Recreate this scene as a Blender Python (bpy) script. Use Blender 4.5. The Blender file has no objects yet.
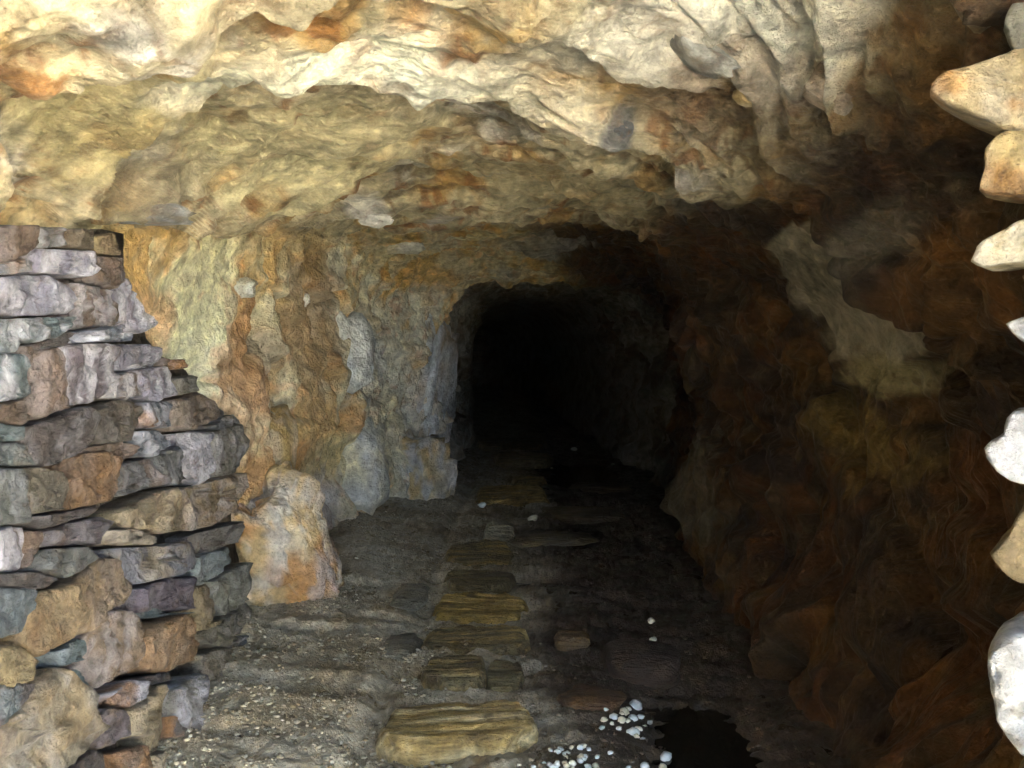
import bpy, math, random
import numpy as np

# ------------------------------------------------------------------ camera, light, exposure
scene = bpy.context.scene
COL = scene.collection
CAM_H = 1.4            # camera height above the tunnel floor (m)
FPX = 880.0            # focal length in pixels of the 1024x768 frame
VX, VY = 525.0, 345.0  # vanishing point of the tunnel axis

cam_data = bpy.data.cameras.new('camera')
cam_data.sensor_width = 36.0
cam_data.lens = FPX / 1024.0 * 36.0
cam_data.shift_x = (512.0 - VX) / 1024.0
cam_data.shift_y = (VY - 384.0) / 1024.0
cam_data.clip_start = 0.05
cam = bpy.data.objects.new('camera', cam_data)
cam.location = (0, 0, CAM_H)
cam.rotation_euler = (math.radians(90), 0, 0)
COL.objects.link(cam)
scene.camera = cam

world = bpy.data.worlds.new('sky')
scene.world = world
world.use_nodes = True
bg = world.node_tree.nodes['Background']
bg.inputs['Color'].default_value = (0.60, 0.76, 1.0, 1)
bg.inputs['Strength'].default_value = 1.3

sun_data = bpy.data.lights.new('sun', 'SUN')
sun_data.energy = 22.0
sun_data.color = (1.0, 0.96, 0.88)
sun_data.angle = math.radians(0.6)
sun = bpy.data.objects.new('sun', sun_data)
sun.rotation_euler = (math.radians(-6), math.radians(-22), 0)
sun.location = (-6, 4, 12)
COL.objects.link(sun)

vs = scene.view_settings
vs.view_transform = 'Standard'
vs.look = 'None'
vs.gamma = 1.0
vs.use_curve_mapping = False
vs.exposure = 3.75

# ------------------------------------------------------------------ numeric helpers
rng = np.random.default_rng(7)
random.seed(7)


def at(px, py, Y):
    """a point of the place seen at pixel (px, py) of the photograph, Y metres in"""
    return np.array([(px - VX) / FPX * Y, Y, CAM_H + (VY - py) / FPX * Y])


def hash3(ix, iy, iz, seed=0):
    h = (ix.astype(np.int64) * 374761393 + iy.astype(np.int64) * 668265263
         + iz.astype(np.int64) * 2147483647 + seed * 974634431) & 0xFFFFFFFF
    h = (h ^ (h >> 13)) * 1274126177 & 0xFFFFFFFF
    h = (h ^ (h >> 16)) * 2246822519 & 0xFFFFFFFF
    h = (h ^ (h >> 13)) & 0xFFFFFFFF
    return h


def rnd3(ix, iy, iz, seed=0):
    return hash3(ix, iy, iz, seed).astype(np.float64) / 4294967295.0


def vnoise(p, seed=0):
    """smooth 3-D gradient noise, about -1..1"""
    f = np.floor(p)
    t = p - f
    i = f.astype(np.int64)
    w = t * t * t * (t * (t * 6 - 15) + 10)
    out = 0.0
    for dx in (0, 1):
        for dy in (0, 1):
            for dz in (0, 1):
                h = hash3(i[:, 0] + dx, i[:, 1] + dy, i[:, 2] + dz, seed)
                gx = (h & 1023) / 511.5 - 1
                gy = ((h >> 10) & 1023) / 511.5 - 1
                gz = ((h >> 20) & 1023) / 511.5 - 1
                d = gx * (t[:, 0] - dx) + gy * (t[:, 1] - dy) + gz * (t[:, 2] - dz)
                wx = w[:, 0] if dx else 1 - w[:, 0]
                wy = w[:, 1] if dy else 1 - w[:, 1]
                wz = w[:, 2] if dz else 1 - w[:, 2]
                out = out + d * wx * wy * wz
    return out * 1.5


def fbm(p, octaves=4, gain=0.5, lac=2.03, seed=0):
    a, s, out = 1.0, 1.0, 0.0
    for k in range(octaves):
        out = out + a * vnoise(p * s + 17.3 * k, seed + k)
        a *= gain
        s *= lac
    return out


def cells(p, seed=0, jit=0.9):
    """nearest feature point: (offset vector, F1, F2, id ints)"""
    f = np.floor(p).astype(np.int64)
    n = len(p)
    d1 = np.full(n, 9.0)
    d2 = np.full(n, 9.0)
    off = np.zeros((n, 3))
    idx = np.zeros((n, 3), np.int64)
    for dx in (-1, 0, 1):
        for dy in (-1, 0, 1):
            for dz in (-1, 0, 1):
                c = f + np.array([dx, dy, dz])
                h = hash3(c[:, 0], c[:, 1], c[:, 2], seed)
                q = c + 0.5 + jit * (np.stack([h & 1023, (h >> 10) & 1023, (h >> 20) & 1023], 1) / 1023.0 - 0.5)
                v = p - q
                d = np.sqrt((v * v).sum(1))
                near = d < d1
                d2 = np.where(near, d1, np.minimum(d2, d))
                d1 = np.where(near, d, d1)
                off[near] = v[near]
                idx[near] = c[near]
    return off, d1, d2, idx


def facet(p, scale, tilt, seed):
    """blocky broken rock: every cell is a randomly tilted, offset plane"""
    off, d1, d2, idx = cells(p / scale, seed)
    g = np.stack([rnd3(idx[:, 0], idx[:, 1], idx[:, 2], seed + 11 + k) * 2 - 1 for k in range(3)], 1)
    lift = rnd3(idx[:, 0], idx[:, 1], idx[:, 2], seed + 21) - 0.5
    crack = np.clip((d2 - d1) * 5, 0, 1)
    return ((off * g).sum(1) * tilt + lift * 0.5 * tilt - (1 - crack) * 0.12 * tilt) * scale


def sstep(a, b, x):
    t = np.clip((x - a) / (b - a), 0, 1)
    return t * t * (3 - 2 * t)


def srgb(r, g, b):
    c = np.array([r, g, b]) / 255.0
    return np.where(c <= 0.04045, c / 12.92, ((c + 0.055) / 1.055) ** 2.4)


def mix(a, b, t):
    return a * (1 - t)[:, None] + b * t[:, None]


def mesh_object(name, verts, faces, mat, parent=None, colors=None, smooth=True, link=True):
    me = bpy.data.meshes.new(name)
    verts = np.asarray(verts, np.float64)
    if isinstance(faces, np.ndarray):
        k = faces.shape[1]
        me.vertices.add(len(verts))
        me.vertices.foreach_set('co', verts.ravel())
        me.loops.add(faces.size)
        me.loops.foreach_set('vertex_index', faces.ravel().astype(np.int32))
        me.polygons.add(len(faces))
        me.polygons.foreach_set('loop_start', np.arange(0, faces.size, k, dtype=np.int32))
        me.polygons.foreach_set('loop_total', np.full(len(faces), k, np.int32))
        me.update(calc_edges=True)
        me.validate()
    else:
        me.from_pydata(verts.tolist(), [], faces)
    if colors is not None:
        at_ = me.color_attributes.new('tint', 'FLOAT_COLOR', 'POINT')
        rgba = np.ones((len(verts), 4), np.float32)
        rgba[:, :colors.shape[1]] = colors
        at_.data.foreach_set('color', rgba.ravel())
    if smooth:
        me.polygons.foreach_set('use_smooth', np.ones(len(me.polygons), bool))
    me.materials.append(mat)
    o = bpy.data.objects.new(name, me)
    if link:
        COL.objects.link(o)
    if parent is not None:
        o.parent = parent
    return o


def tag(o, label=None, category=None, group=None, kind=None):
    if label: o['label'] = label
    if category: o['category'] = category
    if group: o['group'] = group
    if kind: o['kind'] = kind
    return o


def empty(name, loc=(0, 0, 0)):
    o = bpy.data.objects.new(name, None)
    o.location = loc
    o.empty_display_size = 0.1
    COL.objects.link(o)
    return o


# ------------------------------------------------------------------ materials
def rock_material(name, rough=(0.5, 0.85), bump=0.5, scale=1.0, vary=(0.72, 1.22), spec=0.5, stain=None, distance=0.02, bed=None):
    m = bpy.data.materials.new(name)
    m.use_nodes = True
    nt = m.node_tree
    N, L = nt.nodes, nt.links
    b = N['Principled BSDF']
    tc = N.new('ShaderNodeTexCoord')
    att = N.new('ShaderNodeAttribute'); att.attribute_name = 'tint'
    n1 = N.new('ShaderNodeTexNoise'); n1.inputs['Scale'].default_value = 16 * scale
    n1.inputs['Detail'].default_value = 9; n1.inputs['Roughness'].default_value = 0.68
    L.new(tc.outputs['Object'], n1.inputs['Vector'])
    mr = N.new('ShaderNodeMapRange')
    mr.inputs['From Min'].default_value = 0.3; mr.inputs['From Max'].default_value = 0.7
    mr.inputs['To Min'].default_value = vary[0]; mr.inputs['To Max'].default_value = vary[1]
    L.new(n1.outputs['Fac'], mr.inputs['Value'])
    mul = N.new('ShaderNodeMix'); mul.data_type = 'RGBA'; mul.blend_type = 'MULTIPLY'
    mul.inputs['Factor'].default_value = 1.0
    L.new(att.outputs['Color'], mul.inputs['A'])
    comb = N.new('ShaderNodeCombineColor')
    for k in range(3):
        L.new(mr.outputs['Result'], comb.inputs[k])
    L.new(comb.outputs['Color'], mul.inputs['B'])
    col = mul.outputs['Result']
    if stain:
        n2 = N.new('ShaderNodeTexNoise'); n2.inputs['Scale'].default_value = 7.0 * scale
        n2.inputs['Detail'].default_value = 8; n2.inputs['Roughness'].default_value = 0.7
        n2.inputs['Distortion'].default_value = 0.6
        L.new(tc.outputs['Object'], n2.inputs['Vector'])
        r2 = N.new('ShaderNodeValToRGB')
        r2.color_ramp.elements[0].position = 0.54; r2.color_ramp.elements[0].color = (0, 0, 0, 1)
        r2.color_ramp.elements[1].position = 0.66; r2.color_ramp.elements[1].color = (stain[3],) * 3 + (1,)
        L.new(n2.outputs['Fac'], r2.inputs['Fac'])
        mx = N.new('ShaderNodeMix'); mx.data_type = 'RGBA'
        L.new(r2.outputs['Color'], mx.inputs['Factor'])
        L.new(col, mx.inputs['A'])
        mx.inputs['B'].default_value = (*stain[:3], 1)
        col = mx.outputs['Result']
    L.new(col, b.inputs['Base Color'])
    rr = N.new('ShaderNodeMapRange')
    rr.inputs['From Min'].default_value = 0.35; rr.inputs['From Max'].default_value = 0.65
    rr.inputs['To Min'].default_value = rough[0]; rr.inputs['To Max'].default_value = rough[1]
    n3 = N.new('ShaderNodeTexNoise'); n3.inputs['Scale'].default_value = 5 * scale
    n3.inputs['Detail'].default_value = 4
    L.new(tc.outputs['Object'], n3.inputs['Vector'])
    L.new(n3.outputs['Fac'], rr.inputs['Value'])
    L.new(rr.outputs['Result'], b.inputs['Roughness'])
    b.inputs['Specular IOR Level'].default_value = spec
    n4 = N.new('ShaderNodeTexNoise'); n4.inputs['Scale'].default_value = 38 * scale
    n4.inputs['Detail'].default_value = 10; n4.inputs['Roughness'].default_value = 0.65
    L.new(tc.outputs['Object'], n4.inputs['Vector'])
    bp = N.new('ShaderNodeBump'); bp.inputs['Strength'].default_value = bump
    bp.inputs['Distance'].default_value = distance
    L.new(n4.outputs['Fac'], bp.inputs['Height'])
    if bed:
        mp = N.new('ShaderNodeMapping')
        mp.inputs['Rotation'].default_value = bed[1]
        mp.inputs['Scale'].default_value = bed[2]
        L.new(tc.outputs['Object'], mp.inputs['Vector'])
        n5 = N.new('ShaderNodeTexNoise'); n5.inputs['Scale'].default_value = bed[3]
        n5.inputs['Detail'].default_value = 8; n5.inputs['Roughness'].default_value = 0.6
        n5.inputs['Distortion'].default_value = 0.4
        L.new(mp.outputs['Vector'], n5.inputs['Vector'])
        b2 = N.new('ShaderNodeBump'); b2.inputs['Strength'].default_value = bed[0]
        b2.inputs['Distance'].default_value = 0.10
        L.new(n5.outputs['Fac'], b2.inputs['Height'])
        L.new(b2.outputs['Normal'], bp.inputs['Normal'])
        m5 = N.new('ShaderNodeMapRange')
        m5.inputs['From Min'].default_value = 0.35; m5.inputs['From Max'].default_value = 0.6
        m5.inputs['To Min'].default_value = bed[4]; m5.inputs['To Max'].default_value = 1.1
        L.new(n5.outputs['Fac'], m5.inputs['Value'])
        c5 = N.new('ShaderNodeCombineColor')
        for k in range(3):
            L.new(m5.outputs['Result'], c5.inputs[k])
        x5 = N.new('ShaderNodeMix'); x5.data_type = 'RGBA'; x5.blend_type = 'MULTIPLY'
        x5.inputs['Factor'].default_value = 1.0
        L.new(col, x5.inputs['A']); L.new(c5.outputs['Color'], x5.inputs['B'])
        L.new(x5.outputs['Result'], b.inputs['Base Color'])
    L.new(bp.outputs['Normal'], b.inputs['Normal'])
    return m


RUST = tuple(srgb(150, 92, 40))
M_ROCK = rock_material('tunnel_rock', stain=(*srgb(128, 96, 58), 0.30), rough=(0.42, 0.8), bump=1.0, distance=0.045, vary=(0.55, 1.32),
                       bed=(0.5, (0.0, 0.0, 0.0), (1.5, 4.0, 3.0), 2.2, 0.75))
M_ROOF = rock_material('bedded_roof_rock', stain=(*srgb(140, 100, 56), 0.35), rough=(0.42, 0.8), bump=1.0, distance=0.05, vary=(0.52, 1.34),
                       bed=(1.0, (0.0, 0.0, -0.45), (1.3, 7.0, 7.0), 2.4, 0.55))
M_STONE = rock_material('rubble_stone', stain=(*srgb(92, 72, 50), 0.55), scale=1.3, rough=(0.5, 0.85), bump=1.0, distance=0.03, vary=(0.55, 1.35),
                        bed=(0.6, (0, 0, 0), (3.0, 3.0, 2.0), 5.0, 0.7))
M_SLEEPER = rock_material('sleeper_grain', scale=1.6, rough=(0.35, 0.7), bump=0.8, vary=(0.55, 1.3), bed=(0.7, (0, 0, 0.05), (1.2, 14.0, 14.0), 3.0, 0.5))
M_FLOOR = rock_material('wet_grit_floor', scale=1.8, rough=(0.25, 0.75), bump=0.9, vary=(0.55, 1.35))
M_GRAVEL = rock_material('grit', scale=3.0, rough=(0.22, 0.6), bump=0.3)
M_PEBBLE = rock_material('pale_pebble', scale=3.0, rough=(0.2, 0.5), bump=0.2)
M_OUT = rock_material('sunlit_spoil', scale=1.0, rough=(0.8, 0.95), bump=0.4)

M_WATER = bpy.data.materials.new('still_water')
M_WATER.use_nodes = True
_b = M_WATER.node_tree.nodes['Principled BSDF']
_b.inputs['Base Color'].default_value = (0.012, 0.010, 0.008, 1)
_b.inputs['Roughness'].default_value = 0.04
_b.inputs['IOR'].default_value = 1.33
_n = M_WATER.node_tree.nodes.new('ShaderNodeTexNoise'); _n.inputs['Scale'].default_value = 9
_bp = M_WATER.node_tree.nodes.new('ShaderNodeBump'); _bp.inputs['Strength'].default_value = 0.12
_bp.inputs['Distance'].default_value = 0.02
M_WATER.node_tree.links.new(_n.outputs['Fac'], _bp.inputs['Height'])
M_WATER.node_tree.links.new(_bp.outputs['Normal'], _b.inputs['Normal'])

# palette (diffuse colours of the rock itself)
CREAM = srgb(230, 218, 184); OCHRE = srgb(208, 174, 114); RUSTC = srgb(150, 90, 42)
OLIVE = srgb(182, 172, 138); BLUEG = srgb(176, 182, 182); WHITE = srgb(236, 232, 222)
BROWN = srgb(124, 100, 68); DARK = srgb(70, 54, 46); PALEG = srgb(176, 168, 144)
GREYB = srgb(120, 112, 98); LILAC = srgb(186, 184, 198); ORANGE = srgb(202, 146, 82)

# ------------------------------------------------------------------ the tunnel shell
def X(x, z, Y):
    return np.array([x, Y, CAM_H + z])

P = at
NET = [
    # the mouth itself lies behind the camera and opens to the right
    [X(-.55, -1.5, -2.8), X(-.6, -.9, -2.8), X(-.6, -.3, -2.8), X(-.65, .35, -2.7), X(-.6, .8, -2.4), X(-.35, 1.1, -1.8), X(.1, 1.25, -1.2),
     X(.55, 1.2, -.6), X(1.0, .85, -.1), X(1.2, .35, .3), X(1.25, -.3, .6), X(1.2, -.9, .7), X(1.1, -1.5, .7)],
    [X(-1.4, -1.5, -.7), X(-1.45, -.9, -.7), X(-1.45, -.3, -.7), X(-1.4, .35, -.7), X(-1.15, .8, -.6), X(-.65, 1.1, -.4), X(0, 1.25, -.2),
     X(.5, 1.2, .0), X(1.0, .85, .3), X(1.2, .35, .55), X(1.26, -.3, .75), X(1.21, -.9, .8), X(1.1, -1.5, .8)],
    # just ahead of the camera
    [X(-1.5, -1.5, .9), X(-1.55, -.9, .9), X(-1.5, -.3, .9), X(-1.45, .35, .7), X(-1.2, .75, .7), X(-.65, 1.1, .7), X(0, 1.25, .7),
     X(.5, 1.2, .7), X(1.0, .85, .7), X(1.15, .3, .9), X(1.25, -.3, .9), X(1.2, -.9, .9), X(1.1, -1.5, .9)],
    [X(-1.5, -1.5, 1.4), X(-1.55, -.9, 1.4), X(-1.5, -.3, 1.4), X(-1.5, .25, 1.3), P(-100, 42, 1.40), P(200, 22, 1.75), P(480, -6, 1.95),
     P(740, 0, 2.0), P(930, 120, 2.0), X(1.2, .2, 2.0), X(1.25, -.3, 1.9), X(1.2, -.9, 1.8), X(1.05, -1.5, 1.8)],
    # first brow
    [X(-1.5, -1.5, 1.8), X(-1.55, -.9, 1.8), X(-1.5, -.3, 1.8), X(-1.5, .2, 1.6), P(-110, 82, 1.55), P(230, 90, 2.1), P(460, 118, 2.55),
     P(690, 180, 2.9), P(812, 238, 2.9), P(890, 345, 2.75), P(985, 430, 2.4), X(1.2, -.9, 2.2), X(1.0, -1.5, 2.2)],
    [X(-1.5, -1.5, 2.1), X(-1.55, -.9, 2.1), X(-1.5, -.3, 2.1), X(-1.5, .2, 1.8), X(-1.22, .545, 1.68), X(-.74, .69, 2.25), X(-.2, .77, 2.75),
     X(.6, .61, 3.15), X(1.12, .40, 3.2), X(1.40, .05, 3.0), X(1.42, -.3, 2.7), X(1.3, -.9, 2.6), X(1.05, -1.5, 2.6)],
    [X(-1.5, -1.5, 2.8), X(-1.55, -.9, 2.8), X(-1.55, -.3, 2.7), X(-1.52, .18, 2.2), P(-50, 152, 1.85), P(220, 150, 2.9), P(470, 165, 3.8),
     P(650, 205, 4.2), P(775, 270, 4.0), P(870, 335, 3.7), X(1.5, -.35, 3.5), X(1.3, -.95, 3.4), X(1.05, -1.5, 3.3)],
    # second brow, the long lip
    [X(-1.5, -1.5, 3.4), X(-1.55, -.9, 3.4), X(-1.55, -.3, 3.3), X(-1.5, .1, 2.7), P(-30, 208, 1.95), P(230, 232, 3.7), P(440, 224, 5.1),
     P(610, 232, 5.4), P(668, 280, 5.6), P(684, 340, 5.8), P(692, 420, 6.0), P(676, 480, 6.3), X(1.16, -1.5, 6.2)],
    [X(-1.5, -1.5, 4.3), X(-1.55, -.95, 4.3), X(-1.56, -.35, 4.1), X(-1.55, .05, 3.8), X(-1.45, .44, 3.2), X(-1.3, .72, 4.3), X(-.5, .88, 5.5),
     X(.55, .88, 5.9), X(1.15, .6, 6.1), X(1.35, .1, 6.5), X(1.45, -.5, 6.8), X(1.35, -1.0, 6.9), X(1.25, -1.5, 6.9)],
    [X(-1.45, -1.5, 6.7), P(325, 440, 6.2), P(320, 360, 6.0), P(325, 290, 6.1), P(345, 240, 6.3), X(-.94, .92, 6.6), X(-.4, .94, 6.9),
     X(.5, .92, 7.2), X(1.2, .65, 7.4), X(1.45, .1, 7.5), X(1.5, -.5, 7.6), X(1.4, -1.0, 7.6), X(1.3, -1.5, 7.6)],
    [X(-1.08, -1.5, 7.6), P(395, 440, 7.7), P(395, 390, 7.8), P(390, 340, 7.8), P(395, 296, 7.8), P(420, 266, 7.9), P(480, 253, 8.0),
     P(580, 258, 8.2), P(640, 286, 8.5), X(1.45, .1, 8.4), X(1.5, -.5, 8.4), X(1.45, -1.0, 8.4), X(1.35, -1.5, 8.4)],
    # mouth of the inner heading
    [X(-.74, -1.5, 8.4), P(446, 440, 8.5), P(450, 380, 8.6), P(448, 325, 8.6), P(466, 292, 8.6), P(490, 286, 8.6), P(535, 283, 8.7),
     P(590, 287, 8.8), P(640, 300, 9.0), X(1.55, .05, 9.0), X(1.6, -.5, 9.0), X(1.5, -1.0, 9.0), X(1.4, -1.5, 9.0)],
    [X(-.95, -1.5, 9.2), X(-1.0, -.9, 9.2), X(-1.0, -.35, 9.2), X(-.95, .25, 9.2), X(-.75, .6, 9.2), X(-.4, .75, 9.3), X(.1, .78, 9.4),
     X(.7, .75, 9.5), X(1.15, .5, 9.6), X(1.5, .05, 9.7), X(1.55, -.5, 9.8), X(1.5, -1.0, 9.8), X(1.4, -1.5, 9.8)],
    [X(-.75, -1.5, 11.5), X(-.8, -.9, 11.5), X(-.8, -.35, 11.5), X(-.75, .2, 11.5), X(-.6, .5, 11.5), X(-.3, .62, 11.5), X(.1, .66, 11.5),
     X(.6, .6, 11.5), X(1.0, .35, 11.5), X(1.25, 0, 11.5), X(1.3, -.5, 11.5), X(1.25, -1.0, 11.5), X(1.2, -1.5, 11.5)],
    [X(-.9, -1.5, 15), X(-.95, -.9, 15), X(-.95, -.35, 15), X(-.9, .2, 15), X(-.75, .5, 15), X(-.4, .66, 15), X(0, .7, 15),
     X(.45, .6, 15), X(.75, .35, 15), X(.95, 0, 15), X(1.0, -.5, 15), X(.95, -1.0, 15), X(.9, -1.5, 15)],
    [X(-1.2, -1.5, 21), X(-1.25, -.9, 21), X(-1.25, -.35, 21), X(-1.2, .2, 21), X(-1.0, .5, 21), X(-.6, .66, 21), X(-.2, .7, 21),
     X(.2, .6, 21), X(.45, .35, 21), X(.6, 0, 21), X(.65, -.5, 21), X(.6, -1.0, 21), X(.55, -1.5, 21)],
    [X(-2.6, -1.5, 28), X(-2.65, -.9, 28), X(-2.6, -.35, 28), X(-2.5, .2, 28), X(-2.2, .5, 28), X(-1.8, .66, 28), X(-1.4, .7, 28),
     X(-1.0, .6, 28), X(-.8, .35, 28), X(-.7, 0, 28), X(-.65, -.5, 28), X(-.7, -1.0, 28), X(-.75, -1.5, 28)],
    [X(-1.7 + 0.01 * k, -1.5 if k in (0, 12) else -1.45, 28.6) for k in range(13)],
]
NET = np.array(NET)                       # rows x 13 x 3
ROWS = NET.shape[0]
SEG_V = [24, 24, 40, 180, 50, 230, 230, 50, 120, 60, 70, 24, 40, 30, 24, 16, 8]
vv = np.concatenate([i + np.arange(n) / n for i, n in enumerate(SEG_V)] + [[ROWS - 1.0]])
SEG_U = [30, 36, 40, 44, 70, 90, 90, 80, 60, 50, 40, 30]
uu = np.concatenate([i + np.arange(n) / n for i, n in enumerate(SEG_U)] + [[12.0]])
NV, NU = len(vv), len(uu)


def catmull(ctrl, t):
    n = len(ctrl)
    i = np.clip(np.floor(t).astype(int), 0, n - 2)
    f = (t - i)
    p0 = ctrl[np.clip(i - 1, 0, n - 1)]; p1 = ctrl[i]; p2 = ctrl[i + 1]; p3 = ctrl[np.clip(i + 2, 0, n - 1)]
    f = f.reshape((-1,) + (1,) * (ctrl.ndim - 1))
    return 0.5 * ((2 * p1) + (-p0 + p2) * f + (2 * p0 - 5 * p1 + 4 * p2 - p3) * f * f + (-p0 + 3 * p1 - 3 * p2 + p3) * f ** 3)


def lin(ctrl, t):
    n = len(ctrl)
    i = np.clip(np.floor(t).astype(int), 0, n - 2)
    f = (t - i).reshape((-1,) + (1,) * (ctrl.ndim - 1))
    return ctrl[i] * (1 - f) + ctrl[i + 1] * f


rows_u = np.stack([catmull(NET[r], uu) for r in range(ROWS)])   # rows x NU x 3
S = lin(rows_u, vv)                                            # NV x NU x 3
for _ in range(3):                                             # soften the kinks a little along the length
    S[1:-1] = S[1:-1] * 0.5 + 0.25 * (S[2:] + S[:-2])
dv = np.gradient(S, axis=0); du = np.gradient(S, axis=1)
Nrm = np.cross(dv, du)
Nrm /= np.linalg.norm(Nrm, axis=2, keepdims=True) + 1e-9
axis_pt = np.stack([np.full(NV, 0.0), S[:, :, 1].mean(1), np.full(NV, CAM_H - 0.4)], 1)[:, None, :]
axis_pt[:, :, 0] = S[:, :, 0].mean(1)[:, None]
flip = ((axis_pt - S) * Nrm).sum(2) < 0
Nrm[flip] *= -1
# average the normals so that displacement does not fold at the lips
for _ in range(12):
    Nrm[1:-1] = (Nrm[1:-1] + Nrm[2:] + Nrm[:-2]) / 3
    Nrm[:, 1:-1] = (Nrm[:, 1:-1] + Nrm[:, 2:] + Nrm[:, :-2]) / 3
Nrm /= np.linalg.norm(Nrm, axis=2, keepdims=True) + 1e-9

p = S.reshape(-1, 3)
nr = Nrm.reshape(-1, 3)
U = np.tile(uu[None, :], (NV, 1)).ravel()
Yp = p[:, 1]
near = 1 - sstep(9, 14, Yp)
w_ceil = sstep(3.0, 4.2, U) * (1 - sstep(8.0, 9.2, U))
w_left = 1 - sstep(2.8, 4.0, U)
w_right = sstep(7.6, 9.0, U)
warp = np.stack([fbm(p * 1.7, 3, seed=31), fbm(p * 1.7, 3, seed=41), fbm(p * 1.7, 3, seed=51)], 1)
pw = p + 0.10 * warp


def saw(q, sharp=0.91):
    f = q - np.floor(q)
    return np.where(f < sharp, f / sharp, (1 - f) / (1 - sharp))


# bedded ledges: they thicken towards a lip and then step back
dip = pw[:, 1] - 0.55 * 0.15 * np.logaddexp(0, (pw[:, 0] + 0.35) / 0.15) - 0.10 * pw[:, 0] + 0.5 * pw[:, 2]
led1 = saw(dip / 0.50 + 0.40 * fbm(p * np.array([0.9, 1.0, 1.0]), 4, seed=3))
led2 = saw(dip / 0.19 + 0.50 * fbm(p * np.array([1.3, 1.5, 1.6]), 4, gain=0.6, seed=5), 0.42)
led3 = saw(dip / 0.095 + 0.7 * fbm(p * np.array([2.4, 3.2, 3.2]), 4, gain=0.6, seed=8), 0.36)
led5 = saw(dip / 0.042 + 0.8 * fbm(p * np.array([4.5, 6.0, 6.0]), 3, gain=0.6, seed=9), 0.36)
m1 = sstep(-0.5, 0.5, fbm(p * 1.3, 2, seed=61))
m2 = sstep(-0.3, 0.5, fbm(p * 2.1, 2, seed=63))
m3 = sstep(-0.2, 0.4, fbm(p * 3.0, 2, seed=65))
disp = (0.07 - 0.03 * w_ceil) * fbm(p * 1.0, 3, seed=1)
disp += 0.035 * fbm(p * 3.1, 4, gain=0.55, seed=2)
fa = facet(pw, 0.42, 0.34, 71)
fb = facet(pw + 0.03 * warp, 0.17, 0.42, 81)
fc = facet(pw, 0.075, 0.42, 91)
disp += fa * (0.30 * w_ceil + 0.9 * (w_left + w_right))
disp += fb * (0.18 * w_ceil + 0.8 * (w_left + w_right))
disp += fc * (0.50 + 0.2 * (w_left + w_right))
disp += w_ceil * (0.13 * led1 * (0.35 + 0.65 * m1) + 0.046 * led2 * (0.5 + 0.5 * m2) + 0.024 * led3 * (0.5 + 0.5 * m3) + 0.010 * led5)
disp -= 0.10 * w_ceil
disp -= 0.07 * w_right * (1 - sstep(2.9, 3.6, Yp))
steep = pw[:, 0] * 0.4 - pw[:, 2] + 0.35 * pw[:, 1]
led4 = saw(steep / 0.35 + 0.8 * fbm(p * 1.6, 3, seed=15))
disp += (w_left * 0.030 + w_right * 0.05) * led4 * m2
disp += 0.010 * fbm(p * 14, 4, gain=0.6, seed=12)
PXL = VX + FPX * p[:, 0] / np.maximum(Yp, 0.05)
PYL = VY - FPX * (p[:, 2] - CAM_H) / np.maximum(Yp, 0.05)


def surf(px, py, ymin=0.5):
    """the point of the (undisplaced) rock surface seen at a pixel of the photograph"""
    d = np.hypot(PXL - px, PYL - py)
    ok = np.where((d < 7) & (Yp > ymin))[0]
    if len(ok) == 0:
        return int(np.argmin(d + 1e3 * (Yp < ymin)))
    return int(ok[np.argmin(Yp[ok] + 0.02 * d[ok])])


# the flat cream slab face behind the end of the dry stone wall is smoother
flat_l = np.exp(-(((p - p[surf(175, 330)]) / np.array([0.5, 0.55, 0.45])) ** 2).sum(1))
flat_r = np.exp(-(((p - p[surf(845, 305, 3.2)]) / np.array([0.30, 0.6, 0.36])) ** 2).sum(1))
disp *= 1 - 0.8 * np.clip(0.8 * flat_l + 1.2 * flat_r, 0, 1)
disp *= 1 - 0.8 * sstep(11.5, 16, Yp)
disp *= 1 - sstep(25.5, 27.8, Yp)
q = p + nr * disp[:, None]
qg = q.reshape(NV, NU, 3)
for _ in range(2):
    qg[:, 1:-1] = 0.5 * qg[:, 1:-1] + 0.25 * (qg[:, 2:] + qg[:, :-2])
q = qg.reshape(-1, 3)

# ---- the colour of the rock itself
c1 = fbm(p * 1.5, 4, seed=101); c2 = fbm(p * 3.4, 4, seed=111); c3 = fbm(p * 7.5, 4, gain=0.6, seed=121)
c4 = fbm(p * np.array([5, 5, 1.6]), 4, seed=131); c5 = fbm(p * 2.4, 4, seed=141)
vein = 1 - np.abs(fbm(p * 2.2 + 5, 4, seed=151))
ceil_col = mix(np.tile(CREAM, (len(p), 1)), OLIVE, sstep(-0.25, 0.55, c1))
ceil_col = mix(ceil_col, srgb(204, 160, 92), 0.7 * sstep(0.05, 0.5, c2))
ceil_col = mix(ceil_col, PALEG, 0.7 * sstep(0.05, 0.5, c5))
ceil_col = mix(ceil_col, RUSTC, 0.65 * sstep(0.32, 0.7, c3 + 0.4 * c2))
ceil_col = mix(ceil_col, WHITE, 0.8 * sstep(0.35, 0.7, c5 - 0.5 * c2))
ceil_col = mix(ceil_col, BROWN, 0.55 * sstep(0.93, 0.99, vein))
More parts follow.
